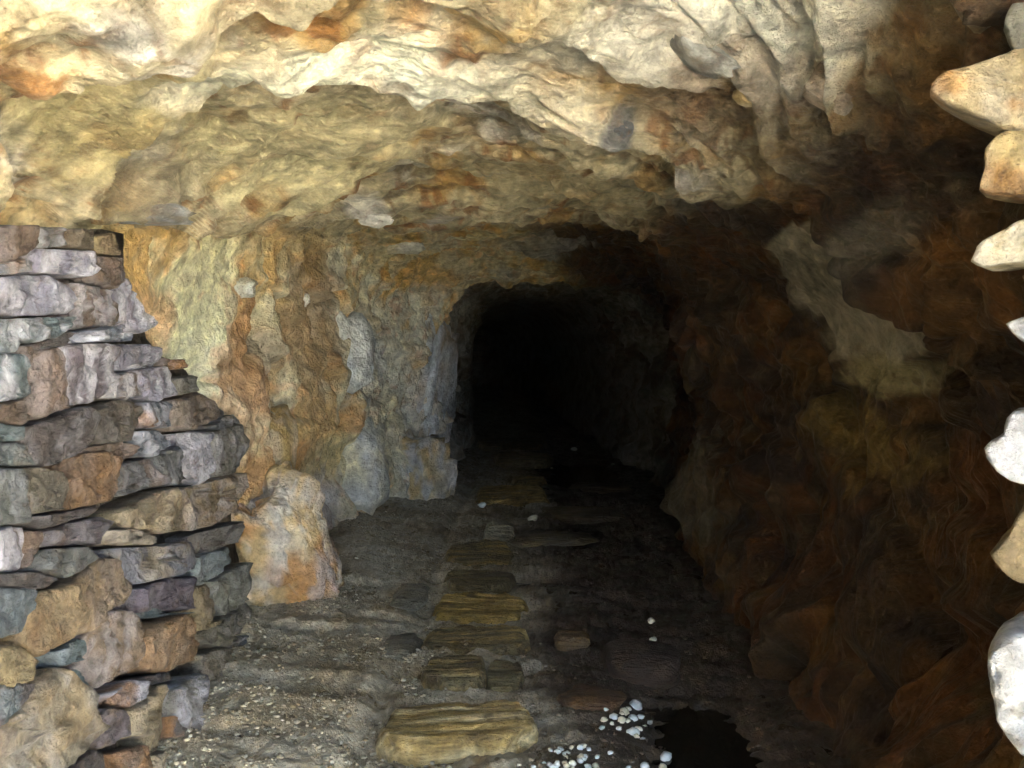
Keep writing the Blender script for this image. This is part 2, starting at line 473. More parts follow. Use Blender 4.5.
# clay and rust seams along the bedding joints
seam2 = 1 - sstep(0.06, 0.22, led2)
seam3 = 1 - sstep(0.05, 0.30, led3)
ceil_col = mix(ceil_col, srgb(112, 84, 50), np.clip(0.55 * seam2 * (0.3 + 0.7 * m2) + 0.35 * seam3 * m3, 0, 0.7))
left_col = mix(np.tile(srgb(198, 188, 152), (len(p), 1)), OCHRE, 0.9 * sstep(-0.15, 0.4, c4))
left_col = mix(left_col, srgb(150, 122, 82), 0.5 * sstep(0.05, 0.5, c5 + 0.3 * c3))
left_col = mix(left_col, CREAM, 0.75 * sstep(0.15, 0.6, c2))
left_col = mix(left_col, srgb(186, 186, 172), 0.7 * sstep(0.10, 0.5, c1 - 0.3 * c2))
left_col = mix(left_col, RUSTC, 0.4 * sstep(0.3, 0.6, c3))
left_col = left_col * np.minimum(1.55, 0.74 / left_col.max(1))[:, None]      # brightening put into the rock colour where daylight falls short
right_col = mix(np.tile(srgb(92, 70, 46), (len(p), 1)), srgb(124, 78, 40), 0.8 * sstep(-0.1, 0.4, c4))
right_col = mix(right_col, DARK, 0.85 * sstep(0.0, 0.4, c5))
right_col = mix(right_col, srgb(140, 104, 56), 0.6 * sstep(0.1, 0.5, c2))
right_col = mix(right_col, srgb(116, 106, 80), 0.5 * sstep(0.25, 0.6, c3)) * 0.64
ceil_col = ceil_col * 0.80
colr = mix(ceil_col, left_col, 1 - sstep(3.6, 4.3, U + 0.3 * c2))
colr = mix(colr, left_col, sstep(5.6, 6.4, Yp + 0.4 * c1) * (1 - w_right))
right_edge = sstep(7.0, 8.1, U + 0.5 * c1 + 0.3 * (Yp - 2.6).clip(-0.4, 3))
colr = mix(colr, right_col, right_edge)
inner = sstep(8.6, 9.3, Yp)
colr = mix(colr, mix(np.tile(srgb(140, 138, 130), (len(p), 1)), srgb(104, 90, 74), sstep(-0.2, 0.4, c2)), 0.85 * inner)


def patch(px, py, Y, rx, rz, ry, color, amount=1.0, edge=0.35, rag=1.0):
    """a stain or vein of another mineral, an ellipsoid of rock with a ragged edge"""
    global colr
    c = p[surf(px, py, 0.72 * Y)]
    d = np.sqrt((((p - c) / np.array([rx, ry, rz])) ** 2).sum(1))
    d = d + rag * (0.55 * c2 + 0.30 * c3)
    colr = mix(colr, color, amount * (1 - sstep(1 - edge, 1 + edge, d)))


# left: cream slab face, ochre, rust stripe, blue grey foot
patch(165, 270, 3.3, .22, .22, .5, OCHRE, 0.8)
patch(185, 350, 3.8, .28, .35, .6, srgb(248, 230, 190), 1.0)
patch(215, 270, 3.9, .20, .16, .5, srgb(246, 228, 190), 0.95)
patch(205, 410, 4.0, .14, .30, .5, srgb(250, 236, 204), 1.0)
patch(130, 330, 3.3, .06, .16, .4, ORANGE, 0.5)
patch(245, 370, 4.7, .06, .38, .35, srgb(164, 116, 64), 0.8)
patch(270, 350, 5.0, .12, .10, .35, PALEG, 0.7)
patch(290, 450, 5.2, .14, .22, .5, OCHRE, 0.75)
patch(315, 330, 5.9, .10, .55, .5, srgb(160, 130, 88), 0.7)
patch(270, 470, 4.9, .16, .18, .5, ORANGE, 0.7)
patch(345, 455, 6.5, .20, .25, .5, srgb(236, 214, 150), 0.8)
patch(375, 370, 7.2, .24, .34, .5, srgb(212, 218, 220), 0.6)
patch(385, 440, 7.4, .26, .40, .6, srgb(236, 226, 190), 0.8)
patch(350, 425, 6.7, .12, .08, .4, ORANGE, 0.7)
patch(425, 480, 8.0, .22, .18, .5, srgb(214, 218, 224), 0.75)
patch(330, 505, 6.3, .12, .22, .5, LILAC, 0.6)
patch(430, 400, 8.3, .18, .45, .5, srgb(220, 218, 206), 0.7)
patch(310, 260, 5.9, .3, .12, .5, srgb(150, 124, 84), 0.5)
patch(420, 275, 7.9, .35, .12, .5, srgb(232, 190, 120), 0.7)
patch(540, 255, 8.1, .5, .10, .5, srgb(180, 178, 170), 0.7)
# ceiling
patch(120, 110, 1.9, .25, .2, .35, srgb(180, 170, 128), 0.7)
patch(300, 165, 3.3, .42, .2, .55, srgb(214, 206, 166), 0.8)
patch(430, 60, 2.25, .10, .2, .12, ORANGE, 0.6)
patch(500, 45, 2.2, .12, .2, .14, OCHRE, 0.7)
patch(370, 215, 4.9, .08, .1, .25, WHITE, 0.9)
patch(330, 92, 2.3, .40, .2, .14, srgb(240, 234, 212), 0.9)
patch(470, 100, 2.45, .22, .2, .16, srgb(240, 234, 214), 0.85)
patch(560, 125, 2.6, .20, .2, .16, srgb(232, 222, 196), 0.8)
patch(660, 40, 2.15, .18, .2, .16, srgb(238, 234, 220), 0.85)
patch(800, 20, 2.0, .18, .2, .16, srgb(238, 234, 222), 0.85)
patch(330, 140, 3.0, .5, .2, .16, srgb(206, 196, 160), 0.6)
patch(560, 190, 4.3, .5, .2, .6, OLIVE, 0.6)
patch(600, 60, 2.3, .25, .2, .2, srgb(200, 196, 180), 0.7)
patch(760, 50, 2.2, .22, .2, .2, srgb(236, 230, 214), 0.8)
patch(690, 110, 2.6, .2, .2, .2, srgb(120, 100, 80), 0.7)
patch(620, 130, 2.7, .05, .1, .08, srgb(90, 96, 104), 0.8)
patch(150, 190, 2.5, .2, .12, .3, srgb(168, 160, 140), 0.6)
# right: pale smooth patch, grey vein, ochre ridge
PALE = srgb(190, 182, 158)
patch(803, 250, 4.8, .09, .12, .5, PALE, 1.0, 0.15, 0.3)
patch(822, 268, 4.8, .14, .16, .5, PALE, 1.0, 0.15, 0.3)
patch(846, 296, 4.7, .15, .18, .5, PALE, 1.0, 0.15, 0.3)
patch(872, 330, 4.7, .12, .15, .5, PALE, 1.0, 0.15, 0.3)
patch(895, 375, 3.6, .10, .10, .4, srgb(176, 166, 130), 0.9, 0.2, 0.5)
patch(860, 440, 3.6, .10, .16, .5, srgb(140, 120, 70), 0.7)
patch(870, 240, 2.7, .08, .10, .3, srgb(150, 146, 132), 0.6)
patch(930, 290, 2.5, .12, .16, .3, srgb(140, 104, 58), 0.4)
patch(690, 500, 6.2, .12, .35, .6, srgb(120, 112, 92), 0.7)

lum = (colr * np.array([0.3, 0.55, 0.15])).sum(1, keepdims=True)
sat = (1.10 - 0.06 * w_right - 0.16 * w_left)[:, None]
colr = lum + (colr - lum) * sat
colr = np.clip(colr, 0.01, 0.8)
idx = np.arange(NV * NU).reshape(NV, NU)


def shell_part(name, ua, ub, mat=None):
    a = int(np.argmin(np.abs(uu - ua))); b = int(np.argmin(np.abs(uu - ub)))
    sub = idx[:, a:b + 1]
    w = sub.shape[1]
    loc = np.arange(NV * w).reshape(NV, w)
    f = np.stack([loc[:-1, :-1], loc[:-1, 1:], loc[1:, 1:], loc[1:, :-1]], -1).reshape(-1, 4)
    return tag(mesh_object(name, q[sub.ravel()], f, mat or M_ROCK, None, colr[sub.ravel()]), kind='structure')


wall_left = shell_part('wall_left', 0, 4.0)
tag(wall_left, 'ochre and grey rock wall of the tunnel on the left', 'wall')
ceiling = shell_part('ceiling', 4.0, 8.5, M_ROOF)
tag(ceiling, 'bedded cream and ochre rock roof of the tunnel', 'ceiling')
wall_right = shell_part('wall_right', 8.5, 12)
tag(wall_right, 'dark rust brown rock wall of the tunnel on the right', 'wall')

# ------------------------------------------------------------------ floor
ys = np.concatenate([np.linspace(-0.6, 2.4, 60, endpoint=False), 2.4 * (30.5 / 2.4) ** np.linspace(0, 1, 430)])
xs = np.linspace(-1, 1, 340)
xs = np.sign(xs) * np.abs(xs) ** 1.15 * 1.75
gx, gy = np.meshgrid(xs, ys)
gx = gx + np.interp(gy, [0, 12, 15, 21, 28, 31], [0, 0.2, 0, -0.3, -1.6, -2.0])
WATER_Z = -0.055


def floor_z(x, y):
    p3 = np.stack([x, y, np.zeros_like(x)], 1)
    z = 0.030 * fbm(p3 * 1.3, 3, seed=201) + 0.030 * fbm(p3 * np.array([2.4, 7.0, 1]), 4, gain=0.6, seed=203) + 0.012 * fbm(p3 * 12, 4, gain=0.6, seed=205)
    z = z + 0.010 * np.abs(vnoise(p3 * 28, 207)) + 0.006 * vnoise(p3 * 60, 209)
    z = z + 0.07 * (1 - sstep(-1.35, -0.45, x)) - 0.05 * sstep(0.0, 0.6, x)
    groove = np.exp(-((x - (-0.56 + 0.03 * np.sin(y * 1.7))) / 0.05) ** 2)
    z = z - 0.028 * groove
    for (cx, cy, rx, ry, dep) in DIPS:
        z = z - dep * np.exp(-(((x - cx) / rx) ** 2 + ((y - cy) / ry) ** 2) ** 1.5)
    # hollows between the sleepers
    mid = np.exp(-((x + 0.22) / 0.36) ** 4)
    z = z - 0.03 * mid * (0.5 + 0.5 * np.sin(y * 2 * math.pi / 0.52 + 0.4)) - 0.015 * mid
    return z


DIPS = [(0.62, 3.2, 0.22, 0.55, 0.075), (0.55, 10.0, 0.55, 0.9, 0.09), (0.12, 5.35, 0.28, 0.12, 0.05)]
gz = floor_z(gx.ravel(), gy.ravel())
fv = np.stack([gx.ravel(), gy.ravel(), gz], 1)
NYf, NXf = gx.shape
fi = np.arange(NYf * NXf).reshape(NYf, NXf)
ff = np.stack([fi[:-1, :-1], fi[:-1, 1:], fi[1:, 1:], fi[1:, :-1]], -1).reshape(-1, 4)
p3 = fv * np.array([1, 1, 0])
k1 = fbm(p3 * 2.0, 4, seed=221); k2 = fbm(p3 * 9, 4, gain=0.65, seed=223)
fcol = mix(np.tile(srgb(176, 166, 144), (len(fv), 1)), srgb(144, 130, 104), sstep(-0.3, 0.4, k1))
fcol = mix(fcol, srgb(204, 194, 170), 0.6 * sstep(0.2, 0.6, k2))
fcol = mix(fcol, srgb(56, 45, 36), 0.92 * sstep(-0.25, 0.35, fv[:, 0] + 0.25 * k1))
fcol = mix(fcol, srgb(70, 62, 50), 0.5 * sstep(8, 9.5, fv[:, 1]))
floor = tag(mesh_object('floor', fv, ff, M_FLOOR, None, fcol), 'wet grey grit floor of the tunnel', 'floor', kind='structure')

# ------------------------------------------------------------------ outside: sunlit ground, added light-blocking earthwork and light-bouncing spoil, cliff round the portal
def grid_object(name, fn, nu, nv, mat, color_fn):
    u, v = np.meshgrid(np.linspace(0, 1, nu), np.linspace(0, 1, nv))
    pts = fn(u.ravel(), v.ravel())
    ii = np.arange(nu * nv).reshape(nv, nu)
    f = np.stack([ii[:-1, :-1], ii[:-1, 1:], ii[1:, 1:], ii[1:, :-1]], -1).reshape(-1, 4)
    return mesh_object(name, pts, f, mat, None, color_fn(pts))


def ground_fn(u, v):
    x = -9 + 18 * u; y = -14 + 14.9 * v
    z = -0.06 + 0.06 * fbm(np.stack([x, y, 0 * x], 1) * 0.7, 4, seed=301)
    return np.stack([x, y, z], 1)


tag(grid_object('ground', ground_fn, 90, 80, M_OUT,
                lambda q_: mix(np.tile(srgb(204, 196, 178), (len(q_), 1)), srgb(184, 174, 154), sstep(-.4, .4, fbm(q_ * 1.3, 3, seed=303)))),
    'pale sunlit spoil outside the tunnel mouth', 'ground', kind='structure')


def blocker_bank_fn(u, v):  # added out of view, curved round to keep daylight off the right wall
    y = -12 + 9.6 * u
    x = -0.80 - 1.6 * v + 0.03 * np.clip(-3.5 - y, 0, 99) ** 2
    z = -0.2 + 3.8 * v
    pp = np.stack([x, y, z], 1)
    return pp + 0.12 * fbm(pp * 1.2, 4, seed=311)[:, None] * np.array([1, 0, 0.4])


tag(grid_object('blocker_bank', blocker_bank_fn, 90, 50, M_OUT,
                lambda q_: mix(np.tile(srgb(70, 74, 44), (len(q_), 1)), srgb(92, 78, 54), sstep(-.3, .3, fbm(q_ * 1.6, 3, seed=313)))),
    'unseen grassy earthwork added behind the camera to block light', 'blocker_bank', kind='structure')


def bounce_slope_fn(u, v):  # added out of view to bounce sunlight onto the left wall
    y = -13 + 13.6 * u
    x = 4.6 + 5.0 * v + 0.12 * (y + 3)
    z = -0.2 + 3.0 * v
    pp = np.stack([x, y, z], 1)
    return pp + 0.15 * fbm(pp * 0.9, 4, seed=331)[:, None] * np.array([0.5, 0, 1])


tag(grid_object('bounce_slope', bounce_slope_fn, 80, 40, M_OUT,
                lambda q_: mix(np.tile(srgb(204, 196, 178), (len(q_), 1)), srgb(180, 170, 150), sstep(-.3, .3, fbm(q_ * 1.6, 3, seed=333)))),
    'unseen pale spoil added outside on the right to bounce sunlight', 'bounce_slope', kind='structure')


def cliff_fn(u, v):
    # a rock face that starts on the portal outline and spreads outward and back
    t = u * 12
    rim = catmull(q.reshape(NV, NU, 3)[0][[int(np.argmin(np.abs(uu - k))) for k in range(13)]], t)
    c = np.array([0.3, -1.0, 0.9])
    d = rim - c
    d /= np.linalg.norm(d, axis=1, keepdims=True)
    out = rim + d * (v * 4.5)[:, None] + np.array([0, 1.0, 0]) * (v * 1.6)[:, None]
    out[:, 2] = np.where(v > 0, np.maximum(out[:, 2], -0.25), out[:, 2])
    return out + (0.15 * v * fbm(out * 1.3, 4, seed=321))[:, None] * np.array([0, 1, 0])


tag(grid_object('cliff', cliff_fn, 120, 40, M_OUT,
                lambda q_: mix(np.tile(srgb(150, 130, 92), (len(q_), 1)), srgb(110, 98, 72), sstep(-.3, .3, fbm(q_ * 1.6, 3, seed=323)))),
    'rock face around the tunnel mouth', 'cliff', kind='structure')

# ------------------------------------------------------------------ stones
def resample(poly, n):
    poly = np.asarray(poly, float)
    closed = np.vstack([poly, poly[:1]])
    seg = np.linalg.norm(np.diff(closed, axis=0), axis=1)
    s = np.concatenate([[0], np.cumsum(seg)])
    t = np.linspace(0, s[-1], n, endpoint=False)
    return np.stack([np.interp(t, s, closed[:, k]) for k in range(poly.shape[1])], 1)


def stone_mesh(name, outline, outward, depth, bulge, color, mat, parent, seed, white=0.0, n=36, rough=1.0, tint2=None, grow=1.015, shade=(0.52, 0.51, 0.56)):
    """a rubble stone: an outline on the wall face, a rounded broken front, a body running into the wall"""
    o = resample(outline, n)
    c = o.mean(0)
    sm = 0.8 * o + 0.1 * (np.roll(o, 1, 0) + np.roll(o, -1, 0))     # worn corners
    size = np.linalg.norm(o - c, axis=1).mean()
    out = outward / np.linalg.norm(outward)
    rr = np.random.default_rng(seed)
    tilt = rr.normal(size=3) * 0.07 * rough
    prof = [(0.86, -depth), (0.98, -0.55 * depth), (1.0 * grow, -0.2 * bulge - 0.008), (1.0 * grow, 0.0), (0.985 * grow, 0.55 * bulge),
            (0.945 * grow, 0.88 * bulge), (0.87, 0.98 * bulge), (0.77, 1.0 * bulge), (0.65, 1.03 * bulge), (0.52, 1.05 * bulge), (0.38, 1.05 * bulge), (0.2, 1.05 * bulge)]
    V = []
    for s, d in prof:
        V.append(c + (sm - c) * s + out * d)
    V = np.array(V)
    V = np.concatenate([V.reshape(-1, 3), [c + out * 1.15 * bulge]])
    K = len(prof)
    fr = np.linspace(0, 1, K).repeat(n); fr = np.append(fr, 1)
    ps = V + seed * 3.17
    fcs = facet(ps, max(0.05, size * 0.75), 0.22, 400 + seed % 7) * rough
    fcs2 = facet(ps, max(0.025, size * 0.3), 0.30, 430 + seed % 5) * rough
    nz = 0.06 * rough * size * fbm(ps * (1.2 / size), 3, seed=seed) + 0.04 * rough * size * fbm(ps * (5 / size), 3, seed=seed + 3)
    front = sstep(0.2, 0.5, fr)
    V = V + out * ((fcs + fcs2 + nz) * front + ((V - c) @ tilt) * front * 1.2)[:, None]
    rad = (V - c) - ((V - c) @ out)[:, None] * out
    rl = np.linalg.norm(rad, axis=1, keepdims=True) + 1e-6
    V = V + rad / rl * (0.06 * rough * size * fbm(ps * (2.2 / size), 3, seed=seed + 9))[:, None]
    F = []
    for k in range(K - 1):
        for j in range(n):
            j2 = (j + 1) % n
            F.append((k * n + j, k * n + j2, (k + 1) * n + j2, (k + 1) * n + j))
    last = (K - 1) * n
    for j in range(n):
        F.append((last + j, last + (j + 1) % n, K * n))
    F.append(tuple(range(n - 1, -1, -1)))
    # one level of midpoint refinement would be wasteful: the bump carries the grain
    g1 = fbm(V * 9 + seed, 3, seed=5); g2 = fbm(V * np.array([16, 16, 5]) + seed, 3, seed=6)
    C = np.tile(np.asarray(color), (len(V), 1))
    if tint2 is not None:
        C = mix(C, tint2, 0.85 * sstep(-0.05, 0.35, g1))
    else:
        C = C * (1 + 0.22 * g1)[:, None]
    C = mix(C, srgb(250, 252, 255), white * sstep(-0.1 - 0.3 * white, 0.35 - 0.2 * white, g2))
    ob = mesh_object(name, V, F, mat, parent, np.clip(C * shade, 0.01, 0.85))
    return ob


# ---- dry stone wall on the left: each stone at its place on the battered wall face
def wall_face(px, py, off=0.0):
    """where the sight line of a pixel meets the face of the dry stone wall"""
    ax = (px - VX) / FPX; az = (VY - py) / FPX
    # face: x = -1.03 - 0.125*(Y-1.8) - 0.07*(z+1.4)   (z from the camera)
    Y = (-1.03 + 0.125 * 1.8 - 0.07 * 1.4 - off) / (ax + 0.125 + 0.07 * az)
    return np.array([ax * Y, Y, CAM_H + az * Y])


WALL_OUT = np.array([1.0, 0.125, 0.07])
sL = srgb(176, 176, 190); sB = srgb(132, 112, 92); sG = srgb(122, 124, 118); sT = srgb(176, 154, 116)
sC = srgb(206, 190, 150); sO = srgb(196, 148, 92); sE = srgb(120, 138, 138); sD = srgb(96, 88, 82); sY = srgb(186, 170, 124)
sP = srgb(128, 118, 122); sW = srgb(208, 210, 216)
STONES = [
    ([(-28, 226), (20, 226), (21, 248), (0, 262), (-28, 266)], sB, .2, None),
    ([(21, 227), (56, 228), (57, 247), (22, 249)], sG, .5, None),
    ([(57, 229), (92, 231), (90, 250), (58, 249)], srgb(136, 122, 96), .1, None),
    ([(90, 236), (114, 233), (116, 256), (90, 254)], sT, .0, sY),
    ([(-28, 268), (20, 258), (32, 260), (32, 271), (0, 275), (-28, 278)], sE, .5, sO),
    ([(32, 249), (80, 251), (87, 262), (80, 278), (62, 276), (32, 272)], sL, .9, None),
    ([(86, 256), (118, 258), (116, 282), (104, 290), (90, 282)], sB, .2, None),
    ([(-32, 280), (0, 276), (50, 276), (66, 285), (73, 300), (68, 314), (15, 316), (-32, 312)], srgb(176, 178, 192), .6, None),
    ([(72, 282), (100, 290), (110, 308), (111, 326), (75, 329), (70, 314)], sB, .5, sP),
    ([(106, 288), (118, 277), (125, 292), (137, 312), (148, 324), (138, 334), (112, 324)], sL, .9, None),
    ([(8, 319), (65, 317), (55, 330), (33, 343), (16, 338)], sE, .6, None),
    ([(-28, 318), (8, 320), (16, 340), (14, 352), (-28, 354)], srgb(160, 172, 172), .5, None),
    ([(-28, 356), (16, 354), (20, 398), (-28, 406)], sE, .7, None),
    ([(17, 345), (30, 347), (30, 385), (21, 392)], sB, .2, None),
    ([(34, 344), (66, 331), (74, 338), (56, 346), (33, 351)], sD, .1, None),
    ([(70, 332), (108, 326), (136, 331), (134, 341), (86, 342), (64, 344)], srgb(160, 174, 186), .8, None),
    ([(31, 352), (56, 346), (58, 395), (62, 408), (40, 418), (28, 421), (8, 408), (22, 395)], srgb(150, 128, 108), .2, None),
    ([(57, 346), (85, 343), (110, 345), (108, 375), (100, 395), (85, 402), (63, 406), (59, 390)], sP, .8, None),
    ([(111, 344), (148, 346), (158, 351), (150, 367), (128, 370), (110, 372)], srgb(150, 150, 160), .7, None),
    ([(108, 375), (128, 372), (135, 395), (118, 400), (101, 398)], sB, .7, None),
    ([(129, 371), (160, 366), (170, 395), (150, 402), (136, 398)], sL, .8, None),
    ([(148, 358), (176, 360), (179, 369), (160, 371)], sB, .2, sO),
    ([(166, 379), (189, 375), (193, 391), (171, 396)], srgb(132, 130, 112), .1, None),
    ([(-28, 408), (5, 401), (29, 417), (16, 426), (-28, 420)], sB, .1, None),
    ([(22, 427), (45, 421), (78, 406), (91, 415), (84, 447), (68, 456), (50, 465), (29, 466), (20, 446)], sD, .3, None),
    ([(83, 413), (115, 399), (132, 405), (138, 420), (130, 440), (95, 445), (90, 430)], srgb(110, 102, 86), .1, None),
    ([(135, 403), (162, 401), (163, 428), (141, 428), (137, 416)], srgb(140, 150, 160), .4, sO),
    ([(163, 401), (192, 394), (205, 400), (216, 416), (200, 425), (180, 431), (165, 431)], srgb(156, 140, 116), .2, None),
    ([(-28, 422), (16, 427), (19, 441), (-28, 442)], sE, .3, None),
    ([(-28, 444), (20, 443), (28, 466), (-28, 466)], srgb(110, 122, 118), .1, None),
    ([(90, 447), (115, 441), (131, 449), (127, 456), (108, 463), (94, 455)], sB, .1, None),
    ([(126, 432), (160, 430), (173, 445), (150, 457), (132, 449)], srgb(132, 146, 156), .5, None),
    ([(178, 433), (208, 432), (210, 470), (197, 486), (184, 470)], sW, .7, None),
    ([(209, 432), (238, 424), (240, 445), (233, 472), (213, 478)], srgb(146, 144, 128), .3, None),
    ([(152, 457), (177, 445), (181, 480), (168, 487), (152, 472)], sG, .3, None),
    ([(71, 457), (95, 451), (107, 458), (106, 480), (99, 502), (60, 512), (56, 492), (72, 470)], srgb(142, 112, 76), .1, srgb(160, 122, 74)),
    ([(108, 468), (127, 464), (150, 459), (152, 474), (166, 482), (120, 496), (106, 496)], srgb(130, 132, 128), .3, sB),
    ([(12, 470), (30, 468), (52, 474), (55, 490), (50, 511), (25, 515), (11, 490)], srgb(116, 110, 92), .1, None),
    ([(-28, 468), (10, 469), (11, 498), (20, 524), (-28, 526)], srgb(104, 110, 102), .2, None),
    ([(25, 517), (58, 513), (95, 505), (90, 515), (60, 522), (38, 530)], sD, .1, None),
    ([(116, 512), (150, 493), (163, 488), (180, 501), (184, 530), (155, 534), (116, 527)], sC, .1, sT),
    ([(183, 489), (214, 479), (240, 472), (236, 504), (211, 525), (188, 531)], sT, .35, sY),
    ([(101, 531), (121, 529), (155, 538), (150, 545), (103, 544)], srgb(206, 194, 168), .1, None),
    ([(60, 525), (98, 516), (110, 523), (99, 545), (80, 545), (38, 547), (42, 531)], srgb(106, 98, 100), .2, None),
    ([(-28, 530), (24, 527), (28, 545), (20, 571), (-28, 573)], sW, .8, sE),
    ([(26, 531), (39, 531), (39, 547), (26, 570)], sB, .1, None),
    ([(41, 550), (78, 547), (86, 560), (62, 578), (32, 570)], srgb(110, 116, 108), .1, None),
    ([(112, 548), (155, 546), (188, 541), (190, 570), (165, 576), (130, 585), (118, 571)], srgb(150, 154, 160), .2, sC),
    ([(190, 536), (232, 521), (226, 544), (202, 555), (190, 553)], srgb(150, 146, 132), .1, None),
    ([(190, 558), (226, 546), (233, 561), (201, 585), (192, 576)], srgb(170, 184, 178), .2, None),
    ([(-28, 576), (30, 573), (56, 579), (42, 589), (-28, 586)], sD, .1, None),
    ([(-28, 590), (30, 586), (42, 591), (28, 618), (21, 633), (-28, 643)], srgb(112, 126, 128), .1, None),
    ([(22, 636), (30, 612), (43, 592), (64, 584), (66, 620), (50, 645), (30, 658)], srgb(184, 162, 120), .0, srgb(166, 134, 88)),
    ([(67, 588), (95, 558), (114, 559), (126, 588), (118, 604), (100, 611), (75, 635), (67, 636)], srgb(180, 156, 116), .1, srgb(160, 142, 116)),
    ([(128, 589), (165, 579), (189, 576), (190, 600), (185, 610), (130, 613)], srgb(122, 114, 122), .2, None),
    ([(192, 588), (205, 584), (211, 600), (208, 622), (194, 620)], srgb(180, 164, 124), .1, None),
    ([(208, 582), (241, 562), (243, 600), (218, 617)], srgb(166, 168, 146), .2, None),
    ([(86, 637), (105, 611), (128, 612), (136, 640), (130, 668), (95, 690), (86, 670)], srgb(176, 156, 128), .35, srgb(160, 130, 88)),
    ([(136, 642), (150, 622), (175, 617), (190, 624), (201, 640), (191, 660), (165, 672), (138, 671)], srgb(204, 168, 122), .0, srgb(186, 164, 132)),
    ([(50, 652), (75, 638), (86, 640), (82, 660), (58, 667)], sE, .1, None),
    ([(-28, 650), (12, 646), (30, 664), (28, 680), (0, 690), (-28, 690)], sY, .0, sT),
    ([(-28, 692), (10, 683), (30, 684), (20, 700), (-2, 726), (-28, 728)], sD, .1, sE),
    ([(-28, 735), (0, 725), (20, 701), (45, 668), (60, 671), (80, 700), (88, 730), (75, 750), (55, 770), (8, 782), (-28, 776)], srgb(196, 176, 132), .2, srgb(176, 168, 140)),
    ([(61, 668), (75, 671), (86, 690), (81, 697), (70, 690)], sE, .3, None),
    ([(104, 695), (125, 680), (141, 682), (142, 697), (125, 708), (108, 704)], sW, .3, sO),
    ([(82, 735), (100, 709), (118, 710), (122, 735), (101, 749), (86, 745)], srgb(160, 138, 106), .1, sP),
    ([(122, 712), (145, 690), (165, 684), (167, 714), (160, 752), (146, 754), (145, 736), (121, 738)], sC, .1, sY),
    ([(144, 677), (163, 672), (167, 680), (148, 686)], sD, .1, None),
    ([(169, 690), (190, 672), (206, 681), (222, 729), (206, 742), (186, 740), (169, 722)], srgb(170, 168, 150), .75, None),
    ([(196, 656), (216, 648), (232, 664), (229, 708), (223, 722), (209, 685)], srgb(164, 154, 124), .15, None),
    ([(192, 634), (215, 625), (226, 640), (216, 648), (202, 646)], srgb(150, 146, 120), .1, None),
    ([(222, 642), (245, 632), (247, 670), (236, 690), (232, 662)], srgb(140, 138, 126), .1, None),
    ([(148, 756), (162, 752), (180, 739), (184, 749), (164, 772), (150, 790)], sC, .1, None),
    ([(98, 757), (145, 744), (146, 790), (98, 795)], srgb(172, 146, 112), .1, sO),
    ([(184, 746), (198, 744), (204, 770), (168, 790)], srgb(160, 140, 104), .1, None),
    ([(60, 776), (88, 750), (97, 756), (97, 795), (60, 800)], sD, .1, None),
    ([(167, 716), (183, 724), (186, 738), (166, 738)], sO, .1, sG),
    ([(193, 613), (207, 624), (219, 619), (212, 626), (192, 632)], sY, .1, None),
    ([(240, 600), (243, 604), (246, 630), (222, 638), (219, 620)], srgb(140, 136, 116), .1, None),
    ([(216, 418), (236, 414), (238, 424), (208, 431), (204, 427)], sG, .5, None),
    ([(138, 606), (128, 616), (150, 618), (186, 613), (174, 616)], sE, .1, None),
]
wall_base = wall_face(120, 700)
dry_wall = empty('dry_stone_wall', (float(wall_base[0]), float(wall_base[1]), 0.0))
tag(dry_wall, 'dry stone wall of lilac grey and tan rubble lining the left side', 'wall')
off = np.array(dry_wall.location)
for k, (poly, colr_s, white, t2) in enumerate(STONES):
    pts = np.array([wall_face(a, b) for a, b in poly]) - off
    sz = np.linalg.norm(pts - pts.mean(0), axis=1).mean()
    rr = random.Random(k)
    stone_mesh('stone', pts + WALL_OUT * rr.uniform(-0.010, 0.008), WALL_OUT, rr.uniform(0.14, 0.22), min(0.026, 0.22 * sz), colr_s, M_STONE, dry_wall, 11 + k, white, tint2=t2)
# the wall goes on towards the mouth, beside the camera
def face_pt(Y, z):
    return np.array([-1.03 - 0.125 * (Y - 1.8) - 0.07 * z, Y, z])


zc = -0.06
rw = random.Random(99)
while zc < 1.60:
    hgt = rw.uniform(0.09, 0.22)
    yc = rw.uniform(0.10, 0.25)
    y_end = 1.66
    while yc < y_end - 0.04:
        wd = min(rw.uniform(0.16, 0.40), y_end - yc)
        j = lambda a: rw.uniform(-a, a)
        pts = np.array([face_pt(yc + j(.012), zc + j(.012)), face_pt(yc + wd * 0.5, zc + j(.015)), face_pt(yc + wd + j(.012), zc + j(.012)),
                        face_pt(yc + wd + j(.02), zc + hgt * 0.6), face_pt(yc + wd - 0.01, zc + hgt), face_pt(yc + wd * 0.5, zc + hgt + j(.015)), face_pt(yc + j(.012), zc + hgt)]) - off
        stone_mesh('stone', pts + WALL_OUT * j(.01), WALL_OUT, 0.2, 0.025, rw.choice([sL, sB, sG, sT, sC, sE, sP]), M_STONE, dry_wall, rw.randrange(900), rw.choice([0, .2, .6]), n=20)
        yc += wd
    zc += hgt
